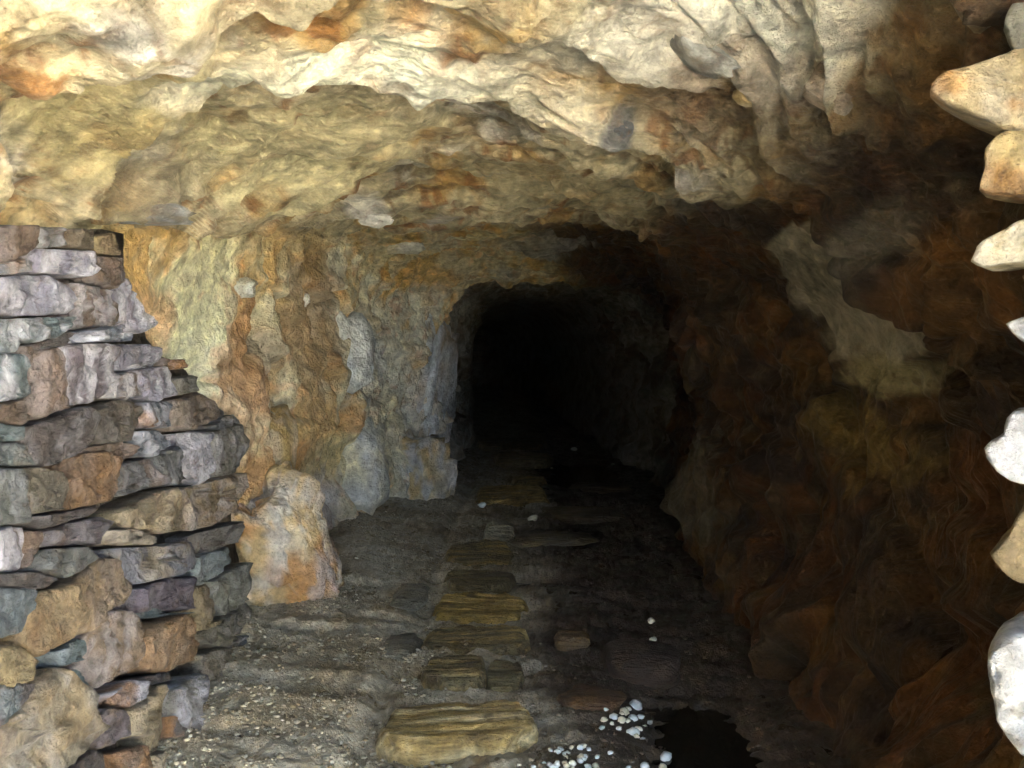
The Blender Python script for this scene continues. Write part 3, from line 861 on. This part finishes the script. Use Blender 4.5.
# rubble hearting behind the face stones
hv, hf = [], []
edge = [(-420, 130), (-60, 222), (118, 230), (118, 275), (150, 330), (150, 352), (180, 362), (196, 392), (220, 414), (240, 422), (244, 600), (247, 690), (225, 735), (180, 800), (-60, 1000), (-420, 1560)]
front = resample([wall_face(a, b, 0.09) - off for a, b in edge], 60)
cc = front.mean(0)
ring = [front * 1.0 - WALL_OUT * 0.25, front, cc + (front - cc) * 0.66, cc + (front - cc) * 0.33]
hv = np.concatenate(ring + [[cc]])
hv = hv + WALL_OUT * (0.03 * fbm(hv * 6, 3, seed=77))[:, None]
for k in range(3):
    for j in range(60):
        j2 = (j + 1) % 60
        hf.append((k * 60 + j, k * 60 + j2, (k + 1) * 60 + j2, (k + 1) * 60 + j))
for j in range(60):
    hf.append((180 + j, 180 + (j + 1) % 60, 240))
mesh_object('hearting', hv, hf, M_STONE, dry_wall, np.tile(srgb(92, 84, 74), (len(hv), 1)))

# ---- stone jamb at the right of the mouth, close to the camera
jamb = empty('stone_jamb', (1.05, 1.55, 0.0))
tag(jamb, 'pale rough stones of the tunnel mouth jamb at the right edge', 'jamb')
joff = np.array(jamb.location)
JS = 1.45
JAMB = [
    ([(944, -12), (958, 12), (972, 30), (1000, 26), (1012, 4), (1100, 0), (1100, -40), (950, -40)], srgb(200, 190, 170), .3, sT, 1.18),
    ([(1003, 30), (1015, 55), (1100, 58), (1100, 4), (1012, 6)], srgb(150, 150, 138), .1, None, 1.1),
    ([(928, 95), (930, 82), (946, 74), (985, 62), (1010, 52), (1100, 50), (1110, 128), (1005, 130), (985, 122), (955, 110)], srgb(214, 196, 156), .2, srgb(200, 150, 84), 1.0),
    ([(978, 190), (985, 168), (984, 150), (996, 136), (1015, 130), (1110, 126), (1110, 200), (1010, 195)], srgb(214, 192, 140), .1, srgb(180, 130, 66), 1.02),
    ([(969, 262), (978, 244), (1000, 232), (1020, 222), (1110, 200), (1110, 268), (1010, 264), (985, 268)], srgb(220, 206, 172), .3, sY, 1.0),
    ([(1022, 276), (1040, 268), (1110, 270), (1110, 318), (1040, 312)], sT, .1, None, 1.05),
    ([(1006, 324), (1018, 318), (1040, 314), (1110, 320), (1110, 352), (1030, 346), (1016, 336)], sW, .3, None, 1.0),
    ([(1028, 356), (1050, 348), (1110, 354), (1110, 410), (1034, 406)], sT, .1, None, 1.05),
    ([(984, 448), (990, 440), (1004, 434), (1006, 420), (1014, 410), (1110, 404), (1110, 490), (1022, 484), (1000, 474), (988, 460)], sW, .5, srgb(190, 178, 150), 1.0),
    ([(990, 553), (1008, 535), (1024, 505), (1040, 492), (1110, 490), (1110, 590), (1022, 582), (1004, 572)], srgb(166, 146, 104), .0, sT, 1.03),
    ([(1030, 596), (1050, 590), (1110, 592), (1110, 634), (1036, 630)], sD, .1, None, 1.06),
    ([(987, 655), (992, 640), (1012, 630), (1040, 628), (1110, 636), (1110, 770), (1030, 758), (1010, 740), (995, 720), (996, 694), (990, 680)], srgb(200, 204, 212), .6, srgb(180, 170, 150), 1.0),
    ([(1010, 790), (1024, 764), (1050, 760), (1110, 774), (1110, 900), (1010, 900)], sT, .2, None, 1.05),
    ([(1000, 1000), (1006, 910), (1110, 904), (1110, 1080), (1000, 1090)], sG, .2, None, 1.05),
    ([(990, 1240), (1000, 1094), (1110, 1086), (1110, 1290), (990, 1290)], sT, .2, None, 1.05),
]
JOUT = np.array([-0.66, -1.0, 0.0])
for k, (poly, c_, white, t2, yy) in enumerate(JAMB):
    pts = np.array([at(a, b, yy * JS) for a, b in poly]) - joff
    stone_mesh('stone', pts, JOUT, 0.18, 0.03, c_, M_STONE, jamb, 211 + k, white, tint2=t2, n=44, rough=0.7, grow=1.0, shade=(0.66, 0.65, 0.63))
# stones further right, out of the frame, that carry the jamb up to the roof
for row in range(9):
    w, h = 0.26, 0.26
    x0 = 0.97; z0 = -0.02 + row * 0.26
    jj = rng.uniform(-.025, .025, (8, 2))
    pts = np.array([[x0 + jj[0, 0], 1.5, z0 + jj[0, 1]], [x0 + w / 2, 1.5, z0 + jj[1, 1]], [x0 + w + jj[2, 0], 1.5, z0 + jj[2, 1]], [x0 + w + jj[3, 0] + .01, 1.5, z0 + h / 2],
                    [x0 + w + jj[4, 0], 1.5, z0 + h + jj[4, 1]], [x0 + w / 2, 1.5, z0 + h + jj[5, 1]], [x0 + jj[6, 0], 1.5, z0 + h + jj[6, 1]], [x0 + jj[7, 0] - .01, 1.5, z0 + h / 2]]) - joff
    stone_mesh('stone', pts, JOUT, 0.3, 0.03, [sT, sC, sG, sB][row % 4], M_STONE, jamb, 260 + row * 3, .2, n=32, rough=0.8)

# ------------------------------------------------------------------ loose rock blocks standing out of the walls
def lump(name, center, radii, color, mat, parent=None, seed=0, rough=1.0, tint2=None, white=0.0, rotz=0.0, roty=0.0, sub=4, tint3=None, box=0.62):
    import bmesh
    bm = bmesh.new()
    bmesh.ops.create_icosphere(bm, subdivisions=sub, radius=1.0)
    v = np.array([x.co[:] for x in bm.verts]); f = np.array([[x.index for x in fc_.verts] for fc_ in bm.faces])
    bm.free()
    v = np.sign(v) * np.abs(v) ** box
    r = float(np.mean(radii))
    d = 0.22 * fbm(v * 0.9 + seed, 3, seed=seed) + rough * facet(v + seed * 1.3, 0.8, 0.38, 500 + seed % 9) + rough * facet(v + seed, 0.33, 0.35, 510 + seed % 9) + 0.03 * fbm(v * 6 + seed, 3, seed=seed + 2)
    v = v * (1 + d)[:, None] * np.asarray(radii)
    if roty:
        c, s = math.cos(roty), math.sin(roty)
        v = v @ np.array([[c, 0, -s], [0, 1, 0], [s, 0, c]])
    if rotz:
        c, s = math.cos(rotz), math.sin(rotz)
        v = v @ np.array([[c, s, 0], [-s, c, 0], [0, 0, 1]])
    w = v + np.asarray(center)
    g1 = fbm(w * 5 + seed, 4, seed=7); g2 = fbm(w * np.array([9, 9, 3]) + seed, 3, seed=8); g3 = fbm(w * 3.3 + seed, 3, seed=9)
    C = np.tile(np.asarray(color), (len(v), 1))
    if tint2 is not None: C = mix(C, tint2, 0.9 * sstep(-0.1, 0.3, g1))
    if tint3 is not None: C = mix(C, tint3, 0.8 * sstep(0.1, 0.4, g3))
    C = mix(C, srgb(222, 224, 230), white * sstep(-0.1, 0.3, g2))
    o = mesh_object(name, v, f, mat, parent, np.clip(C, 0.01, 0.85))
    o.location = center
    return o


# boulder at the end of the dry stone wall, buttress beside the inner heading
lump('boulder', at(284, 556, 4.8), (0.28, 0.28, 0.40), srgb(232, 216, 184), M_ROCK, wall_left, 23, 1.0, srgb(214, 184, 130), 0.45, tint3=ORANGE, box=0.8, roty=-0.2, sub=5)
lump('boulder', at(264, 462, 5.1), (0.16, 0.22, 0.30), OCHRE, M_ROCK, wall_left, 17, 0.7, srgb(196, 170, 112), 0.25)
lump('rock_buttress', at(436, 385, 8.5), (0.13, 0.35, 0.62), srgb(206, 210, 208), M_ROCK, wall_left, 8, 1.1, srgb(186, 166, 136), 0.6, rotz=-0.3, roty=0.1)
lump('rock_buttress', at(424, 474, 8.0), (0.20, 0.25, 0.34), srgb(212, 198, 160), M_ROCK, wall_left, 12, 1.0, srgb(216, 186, 130), 0.7, rotz=-0.7)

# blocks that stand out of the roof and walls
def block(parent, px, py, wpx, hpx, color, t2, seed, proud=0.25, white=0.0, roty=0.0, mat=None):
    i = surf(px, py)
    Y = q[i, 1]
    c = q[i] - nr[i] * 0.02
    w, h = wpx / FPX * Y * 0.5, hpx / FPX * Y * 0.5
    d = max(0.5 * (w + h) * 0.8, 0.03)
    lump('rock_block', c + nr[i] * d * (proud - 0.25), (w, d, h), color, mat or M_ROCK, parent, seed, 0.9, t2, white, roty=roty, sub=3, box=0.75)


block(ceiling, 700, 60, 70, 26, srgb(186, 186, 178), srgb(150, 148, 140), 41, roty=0.6, mat=M_ROOF)
block(ceiling, 748, 104, 36, 26, srgb(200, 186, 154), srgb(190, 166, 118), 42, 0.1, mat=M_ROOF)
block(ceiling, 716, 96, 40, 34, srgb(104, 90, 86), srgb(130, 112, 96), 43, mat=M_ROOF)
block(ceiling, 622, 130, 24, 16, srgb(108, 116, 126), srgb(90, 90, 92), 44, mat=M_ROOF)
block(ceiling, 600, 124, 22, 14, srgb(150, 142, 130), srgb(160, 144, 118), 45, 0.1, mat=M_ROOF)
block(ceiling, 376, 215, 34, 10, srgb(238, 236, 226), WHITE, 46, mat=M_ROOF)
block(ceiling, 150, 212, 84, 22, srgb(160, 166, 172), srgb(140, 130, 108), 47, white=0.3, mat=M_ROOF)
block(ceiling, 20, 200, 70, 44, CREAM, srgb(216, 190, 134), 48, roty=0.35, mat=M_ROOF)
block(ceiling, 830, 95, 60, 40, srgb(204, 196, 182), srgb(176, 160, 140), 49, 0.1, roty=0.6, mat=M_ROOF)
block(wall_left, 313, 300, 14, 14, WHITE, CREAM, 51)
block(wall_left, 318, 330, 16, 22, WHITE, CREAM, 52)
block(wall_left, 405, 250, 40, 22, srgb(206, 204, 192), srgb(200, 190, 156), 53)
block(wall_left, 246, 290, 34, 20, srgb(206, 208, 200), PALEG, 54)
block(wall_left, 350, 350, 50, 80, srgb(222, 222, 212), srgb(204, 208, 206), 55, roty=-0.25)
block(wall_left, 372, 470, 70, 90, srgb(228, 220, 186), srgb(206, 208, 200), 56, white=0.4)
block(wall_right, 690, 360, 40, 90, srgb(96, 80, 56), srgb(70, 56, 44), 57)

# ------------------------------------------------------------------ sleepers
def sleeper(px0, px1, ytop, ybot, thick, color, t2, label, seed, poly=None, yaw=0.0):
    Yb = CAM_H * FPX / (ybot - VY); Yt = CAM_H * FPX / (ytop - VY)
    ym = 0.5 * (Yb + Yt)
    x0 = (px0 - VX) / FPX * ym; x1 = (px1 - VX) / FPX * ym
    cx, wx, dy = 0.5 * (x0 + x1), 0.5 * (x1 - x0), max(0.07, 0.5 * (Yt - Yb))
    r = np.random.default_rng(seed)
    nx, nyy = 48, 26
    u = np.linspace(-1, 1, nx); v = np.linspace(-1, 1, nyy)
    gu, gv = np.meshgrid(u, v)
    # rounded, worn plan
    e0 = 1 + 0.10 * np.interp(gu, np.linspace(-1, 1, 9), r.normal(size=9)) - 0.35 * np.abs(gu) ** 6
    e1 = 1 + 0.05 * np.interp(gv, np.linspace(-1, 1, 7), r.normal(size=7)) - 0.10 * np.abs(gv) ** 3
    xx = gu * e1 * wx; yy = gv * e0 * dy
    pp = np.stack([xx, yy, 0 * xx], -1).reshape(-1, 3) + seed
    edge_ = np.maximum(np.abs(gu) ** 24, np.abs(gv) ** 12).ravel()
    grain = 0.014 * fbm(pp * np.array([2.0, 34, 1]), 3, gain=0.6, seed=seed) + 0.016 * fbm(pp * np.array([2, 7, 1]), 3, seed=seed + 1)
    zt = thick * (1 - 0.55 * edge_) + grain
    top = np.stack([xx.ravel(), yy.ravel(), zt], 1)
    bot = top * np.array([1.0, 1.0, 0]) + np.array([0, 0, -0.05])
    n = nx * nyy
    ii = np.arange(n).reshape(nyy, nx)
    loop = list(ii[0, :]) + list(ii[1:, -1]) + list(ii[-1, -2::-1]) + list(ii[-2:0:-1, 0])
    F = [tuple(t) for t in np.stack([ii[:-1, :-1], ii[:-1, 1:], ii[1:, 1:], ii[1:, :-1]], -1).reshape(-1, 4).tolist()]
    mid = top[loop] * np.array([1.03, 1.06, 0.35])
    low = bot[loop] * np.array([1.02, 1.04, 1])
    V = np.concatenate([top, mid, low]); k = len(loop)
    for j in range(k):
        j2 = (j + 1) % k
        F.append((loop[j2], loop[j], n + j, n + j2))
        F.append((n + j2, n + j, n + k + j, n + k + j2))
    F.append(tuple(n + k + j for j in range(k)))
    s = fbm((V + seed) * np.array([1.6, 26, 20]), 3, seed=seed + 4)
    C = mix(np.tile(np.asarray(color), (len(V), 1)), t2, sstep(-0.15, 0.35, s))
    C = mix(C, srgb(92, 76, 52), 0.7 * sstep(0.2, 0.5, fbm((V + seed) * 6, 3, seed=seed + 6)))
    o = mesh_object('sleeper', V, F, M_SLEEPER, None, np.clip(C, 0.01, 0.8))
    zf = float(floor_z(np.array([cx]), np.array([ym]))[0])
    o.location = (cx, ym, max(zf, -0.06) + 0.0)
    o.rotation_euler = (0.03 * r.normal(), 0.02 * r.normal(), yaw)
    tag(o, label, 'sleeper', 'sleepers along the tunnel floor')
    return o


gold = srgb(196, 166, 100); gold2 = srgb(226, 206, 156); ol = srgb(124, 110, 76); ol2 = srgb(160, 138, 90)
sleeper(385, 531, 709, 750, 0.075, srgb(176, 150, 92), gold2, 'large ochre sleeper with cream and orange bands, nearest the camera', 601, yaw=0.03)
sleeper(425, 484, 662, 690, 0.05, ol, ol2, 'left half of the broken olive sleeper, second row from the camera', 602)
sleeper(487, 523, 660, 689, 0.05, srgb(132, 120, 84), ol, 'right half of the broken olive sleeper, second row from the camera', 603)
sleeper(424, 528, 627, 650, 0.055, ol, srgb(176, 152, 98), 'straight olive brown sleeper, third row from the camera', 604)
sleeper(436, 526, 593, 619, 0.06, srgb(170, 142, 74), gold, 'golden split sleeper, fourth row from the camera', 605, yaw=-0.06)
sleeper(447, 512, 572, 589, 0.045, srgb(112, 100, 66), ol, 'dull dark olive sleeper just beyond the golden one', 606)
sleeper(447, 513, 545, 563, 0.05, ol, srgb(168, 142, 78), 'mustard sleeper just before the squat stone block', 607, yaw=0.12)
sleeper(478, 545, 489, 503, 0.05, srgb(150, 126, 74), gold, 'tan sleeper just beyond the squat stone block', 608, yaw=0.05)
sleeper(512, 546, 477, 484, 0.045, ol, ol2, 'short brown sleeper before the black puddle', 609)
sleeper(496, 552, 455, 465, 0.05, srgb(112, 96, 66), ol, 'dim sleeper to the left of the black puddle', 610)
sleeper(480, 545, 441, 448, 0.05, srgb(100, 88, 62), srgb(124, 106, 70), 'farthest dim sleeper in the inner heading', 611)


def flat_rock(px, py, wpx, h, dyy, color, t2, name, label, seed, cat='stone', group=None, rough=0.8, sub=3, rotz=0.0, sink=0.3, mat=None):
    Y = CAM_H * FPX / (py - VY)
    x = (px - VX) / FPX * Y
    w = wpx / FPX * Y * 0.5
    zf = float(floor_z(np.array([x]), np.array([Y]))[0])
    o = lump(name, (x, Y, zf + h * (1 - sink) * 0.5), (w, dyy, h * 0.62), color, mat or M_SLEEPER, None, seed, rough * 0.6, t2, 0.0, rotz=rotz, sub=sub)
    return tag(o, label, cat, group)


flat_rock(500, 534, 30, 0.14, 0.12, srgb(150, 144, 120), srgb(120, 112, 88), 'stone_block', 'squat grey stone block between two sleepers', 21, rough=0.5)
flat_rock(643, 660, 76, 0.13, 0.16, srgb(92, 74, 60), srgb(74, 62, 52), 'rounded_rock', 'dark brown rounded rock on the right of the floor', 22, rough=0.4)
flat_rock(585, 512, 84, 0.07, 0.26, srgb(112, 98, 70), srgb(84, 74, 58), 'flat_stone', 'broad flat brown stone to the right of the tan sleeper', 23)
flat_rock(555, 543, 78, 0.06, 0.16, srgb(120, 106, 76), srgb(92, 80, 60), 'flat_stone', 'flat brown stone to the right of the squat block', 24)
flat_rock(600, 484, 60, 0.06, 0.22, srgb(100, 86, 62), srgb(80, 70, 54), 'flat_stone', 'low dark flat stone in front of the black puddle', 25)
flat_rock(400, 648, 40, 0.045, 0.16, srgb(126, 122, 104), srgb(110, 104, 88), 'flat_stone', 'low grey flat stone left of the third row sleeper', 26)
flat_rock(412, 602, 34, 0.045, 0.2, srgb(126, 122, 104), srgb(110, 104, 88), 'flat_stone', 'low grey flat stone left of the golden sleeper', 27)
flat_rock(572, 640, 34, 0.06, 0.08, srgb(112, 92, 64), srgb(150, 126, 84), 'flat_stone', 'small brown flat stone between sleepers and the rounded rock', 28)
flat_rock(590, 700, 60, 0.05, 0.10, srgb(92, 68, 46), srgb(126, 98, 60), 'flat_stone', 'thin rust brown stone left of the pale pebbles', 29, rotz=-0.5)
flat_rock(620, 418, 60, 0.5, 0.35, srgb(96, 92, 86), srgb(70, 66, 60), 'fallen_boulder', 'dim grey boulder against the right wall of the inner heading', 31, cat='boulder', rough=0.8)

# ------------------------------------------------------------------ puddles
def puddle(label, cx, cy, rx, ry, z, seed):
    n = 48
    a = np.linspace(0, 2 * math.pi, n, endpoint=False)
    r = 1 + 0.22 * np.interp(a, np.linspace(0, 2 * math.pi, 13), np.append(np.random.default_rng(seed).normal(size=12), 0))
    V = [np.stack([rx * r * s * np.cos(a), ry * r * s * np.sin(a), 0 * a], 1) for s in (1.0, 0.5)]
    V = np.concatenate(V + [np.zeros((1, 3))])
    F = [(j, (j + 1) % n, n + (j + 1) % n, n + j) for j in range(n)] + [(n + j, n + (j + 1) % n, 2 * n) for j in range(n)]
    o = mesh_object('puddle', V, F, M_WATER)
    o.location = (cx, cy, z)
    return tag(o, label, 'puddle', 'puddles on the tunnel floor')


puddle('black puddle at the lower right beside the pale pebbles', 0.64, 3.15, 0.26, 0.62, -0.088, 1)
puddle('black glinting puddle at the mouth of the inner heading', 0.55, 10.0, 0.62, 1.1, -0.075, 2)
puddle('small dark puddle right of the dull olive sleeper', 0.14, 5.35, 0.26, 0.11, -0.058, 3)

# ------------------------------------------------------------------ pebbles and grit
import bmesh
def ico(sub):
    bm = bmesh.new(); bmesh.ops.create_icosphere(bm, subdivisions=sub, radius=1.0)
    v = np.array([x.co[:] for x in bm.verts]); f = np.array([[x.index for x in t.verts] for t in bm.faces]); bm.free()
    return v, f


iv2, if2 = ico(2)
PEB = []
for k in range(5):
    r = np.random.default_rng(900 + k)
    v = iv2 * (1 + 0.28 * fbm(iv2 * 0.9 + k * 9, 2, seed=k) + facet(iv2 + k * 5.5, 0.9, 0.35, 700 + k))[:, None] * np.array([1.0, 0.8, 0.62])
    c = [srgb(222, 226, 222), srgb(206, 212, 214), srgb(214, 206, 180), srgb(196, 206, 206), srgb(226, 220, 200)][k]
    o = mesh_object('pebble', v, if2, M_PEBBLE, None, np.tile(c, (len(v), 1)), link=False)
    PEB.append(o.data)
    bpy.data.objects.remove(o)


def pebble(px, py, wpx, k, label, group):
    Y = CAM_H * FPX / (py - VY)
    x = (px - VX) / FPX * Y
    s = wpx / FPX * Y * 0.44
    o = bpy.data.objects.new('pebble', PEB[k % 5])
    zf = float(floor_z(np.array([x]), np.array([Y]))[0])
    o.location = (x, Y, zf + 0.45 * s)
    o.scale = (s, s, s)
    o.rotation_euler = (0, 0, random.uniform(0, 6.28))
    COL.objects.link(o)
    tag(o, label, 'pebble', group)


CL = [(617, 694, 13), (636, 691, 19), (625, 702, 14), (641, 699, 9), (610, 705, 10), (633, 708, 13), (614, 715, 11), (622, 717, 12),
      (606, 711, 7), (639, 714, 9), (633, 721, 17), (643, 724, 8), (604, 719, 9), (615, 700, 8), (628, 713, 8), (612, 722, 7), (650, 702, 8), (622, 708, 7),
      (602, 726, 8), (629, 698, 7), (645, 708, 7), (619, 725, 7), (637, 727, 8), (608, 698, 7)]
for k, (a, b, w) in enumerate(CL):
    pebble(a, b, w, k, 'pale pebble in the tight white cluster beside the black puddle', 'pale pebbles in the cluster')
for k, (a, b, w, lab) in enumerate([
        (666, 734, 18, 'large pale pebble alone above the three at the puddle edge'), (645, 755, 13, 'pale pebble leftmost of the three at the puddle edge'),
        (662, 751, 13, 'pale pebble in the middle of the three at the puddle edge'), (667, 762, 15, 'pale pebble lowest of the three at the puddle edge'),
        (651, 613, 11, 'cream pebble highest up on the dark right of the floor'), (653, 634, 10, 'grey pebble just above the rounded rock'),
        (670, 663, 12, 'small white pebble at the right foot of the rounded rock'), (654, 654, 8, 'tiny white pebble lying against the rounded rock'),
        (482, 507, 10, 'white pebble at the left end of the tan sleeper'), (533, 520, 12, 'pale pebble right of the squat stone block')]):
    pebble(a, b, w, k, lab, 'single pebbles on the floor')
for k, (a, b, w) in enumerate([(574, 447, 8), (553, 468, 9), (566, 469, 7), (582, 465, 7), (552, 462, 5), (613, 461, 5)]):  # small pale shapes stand in for light glints on the water
    pebble(a, b, w, k, 'tiny pale shape standing in for a light glint on the far black puddle', 'stand-in glints on the far puddle')
for k in range(34):
    a, b = random.gauss(575, 22), random.uniform(742, 775)
    pebble(a, b, random.uniform(6, 11), k, 'wet pale pebble in the patch at the lower edge of the photo', 'wet pebbles at the lower edge')

iv1, if1 = ico(1)
GN = 15000
gyv = 2.75 * (11 / 2.75) ** (rng.random(GN) ** 1.5)
gxv = np.where(rng.random(GN) < 0.62, rng.uniform(-1.35, -0.45, GN), rng.uniform(-0.5, 1.0, GN))
dens = fbm(np.stack([gxv, gyv, 0 * gxv], 1) * 2.2, 3, seed=411)
keep = dens > -0.15
gxv, gyv = gxv[keep], gyv[keep]
G = len(gxv)
gs = 0.003 + 0.009 * rng.random(G) ** 3
gzv = floor_z(gxv, gyv)
rot = rng.random(G) * 6.28
sv = rng.uniform(0.6, 1.3, (G, 3)) * np.array([1, 1, 0.6])
jit = 1 + 0.25 * rng.normal(size=(G, len(iv1), 1)) * 0.6
V = iv1[None] * jit * (gs[:, None] * sv)[:, None, :]
cr, sr = np.cos(rot)[:, None], np.sin(rot)[:, None]
Vx = V[:, :, 0] * cr - V[:, :, 1] * sr; Vy = V[:, :, 0] * sr + V[:, :, 1] * cr
V = np.stack([Vx + gxv[:, None], Vy + gyv[:, None], V[:, :, 2] + (gzv + 0.3 * gs)[:, None]], -1).reshape(-1, 3)
Fg = (if1[None] + (np.arange(G) * len(iv1))[:, None, None]).reshape(-1, 3)
gc = np.array([srgb(146, 138, 118), srgb(164, 154, 130), srgb(116, 106, 88), srgb(196, 188, 164), srgb(130, 114, 84)])[rng.choice(5, G, p=[.34, .2, .26, .08, .12])]
gc = mix(gc, srgb(62, 48, 38), 0.85 * sstep(-0.4, 0.4, gxv))
gc = np.repeat(gc, len(iv1), axis=0)
tag(mesh_object('gravel', V, Fg, M_GRAVEL, None, gc, smooth=False), 'fine grey grit strewn over the tunnel floor', 'gravel', kind='stuff')
